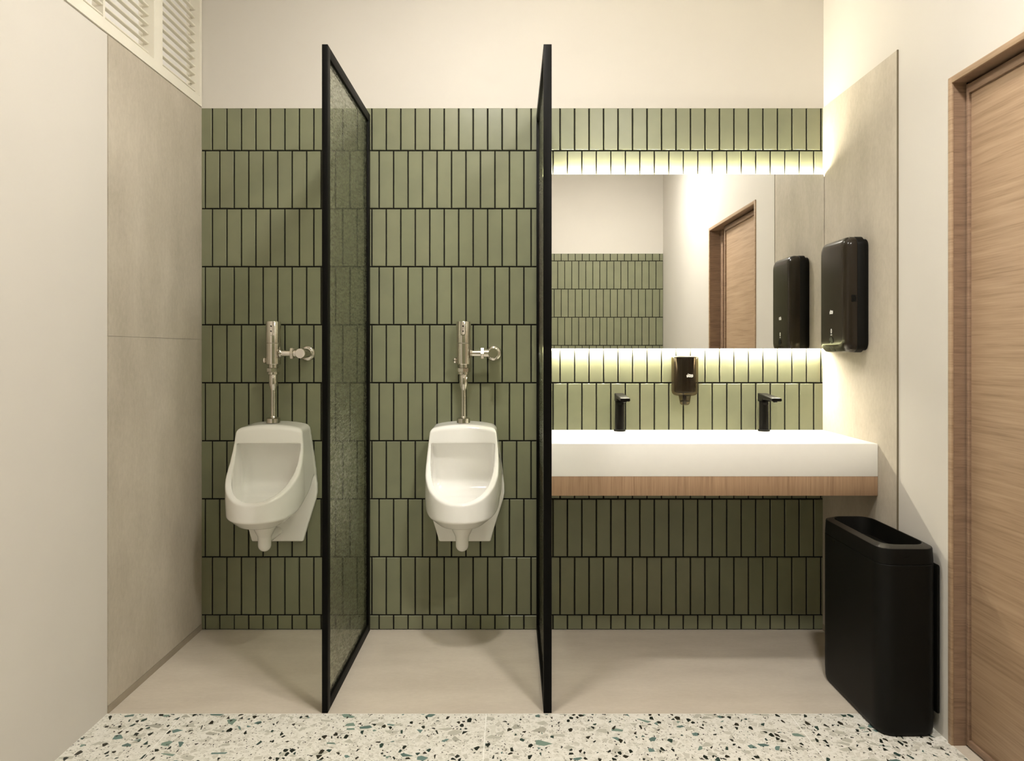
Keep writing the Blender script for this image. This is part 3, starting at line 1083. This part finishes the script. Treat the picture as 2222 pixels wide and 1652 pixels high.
def bin_loft(name, prof, mat, caps=(True, True), parent=bn):
    """stack of (inset, height, extra inset at the ends)"""
    bm = bmesh.new()
    add_loft(bm, [bin_ring(*p) for p in prof], *caps)
    return mesh_obj(name, bm, mat, parent, smooth=32)


bin_loft('bin_body', [(0.012, 0.0), (0.006, 0.002), (0.003, 0.008), (0.001, 0.02), (0.0, 0.05), (0.0, 0.537), (0.001, 0.5385)], M['black_satin'])
lid = bin_loft('lid_ring', [(0.003, 0.5390), (0.0003, 0.5405), (0.0, 0.543), (0.0022, 0.586), (0.0030, 0.5885), (0.0045, 0.5893)], M['black_satin'], caps=(False, False))
bin_loft('lid_rim', [(0.0045, 0.5893), (0.0195, 0.5975, 0.004), (0.0212, 0.5978, 0.005), (0.0225, 0.5965, 0.006)], M['bin_rim'], (False, False), lid)
bin_loft('inner_funnel', [(0.0225, 0.5965, 0.006), (0.0235, 0.585, 0.007), (0.028, 0.545, 0.009), (0.034, 0.46, 0.012), (0.040, 0.36, 0.016)], M['black_satin'], (False, False), lid)
bin_loft('liner', [(0.0395, 0.3605, 0.016), (0.052, 0.330, 0.02), (0.06, 0.329, 0.02)], M['black_satin'], caps=(False, True))
# grip let into the near end of the lid
bm = bmesh.new()
add_prism(bm, [(-0.034, 0.5435), (0.052, 0.5435), (0.044, 0.5655), (-0.024, 0.5655)], lambda u, w, d: (u + 0.006, -(BY1 - BY0) / 2 - d + 0.0015 + 0.9 * abs(u) ** 2, w), -0.006, 0.0012)
mesh_obj('lid_grip', bm, M['black_metal'], lid)
bm = bmesh.new()
add_box(bm, (BX1 - bx + 0.0, -(BY1 - BY0) / 2 + 0.016, 0.066), (RIGHT - bx - 0.0035, (BY1 - BY0) / 2 - 0.05, 0.534), 0.007, 3)
mesh_obj('rear_spine', bm, M['black_satin'], bn, smooth=40)
bm = bmesh.new()
fm = lambda u, w, d: (-(bx - BX0) - d, 0.115 - u, 0.5265 + w)
add_prism(bm, [(-0.008, 0.004), (-0.003, 0.007), (0.001, 0.002), (0.004, 0.006), (0.008, 0.004), (0.006, -0.006), (0.002, -0.003), (-0.002, -0.006), (-0.007, -0.004)], fm, -0.001, 0.0006)
mesh_obj('embossed_mark', bm, M['sensor'], bn)

# ------------------------------------------------------------------ ceiling lamps: main one and an added fill
def downlight(x, y, r, mat, label, drop):
    l = empty('ceiling_downlight', (x, y, CEIL), label, 'ceiling lamp', 'round ceiling lamps')
    lathe_obj('trim_ring', [(r + 0.022, 0.0), (r + 0.022, -0.010), (r + 0.016, -0.016), (r + 0.001, -0.016), (r + 0.001, 0.0)], M['lamp_trim'], l, seg=48, caps=(False, False))
    lathe_obj('diffuser', [(r, -0.002), (r, -drop), (r * 0.94, -drop - 0.010), (r * 0.75, -drop - 0.016), (r * 0.4, -drop - 0.019)], mat, l, seg=48)


downlight(-0.15, 2.19, 0.08, M['lamp'], 'round ceiling lamp in front of the glass partitions', 0.035)
downlight(0.72, 1.10, 0.12, M['lamp_fill'], 'added round fill lamp near the wooden door', 0.014)  # unseen lamp, added to brighten the room in general
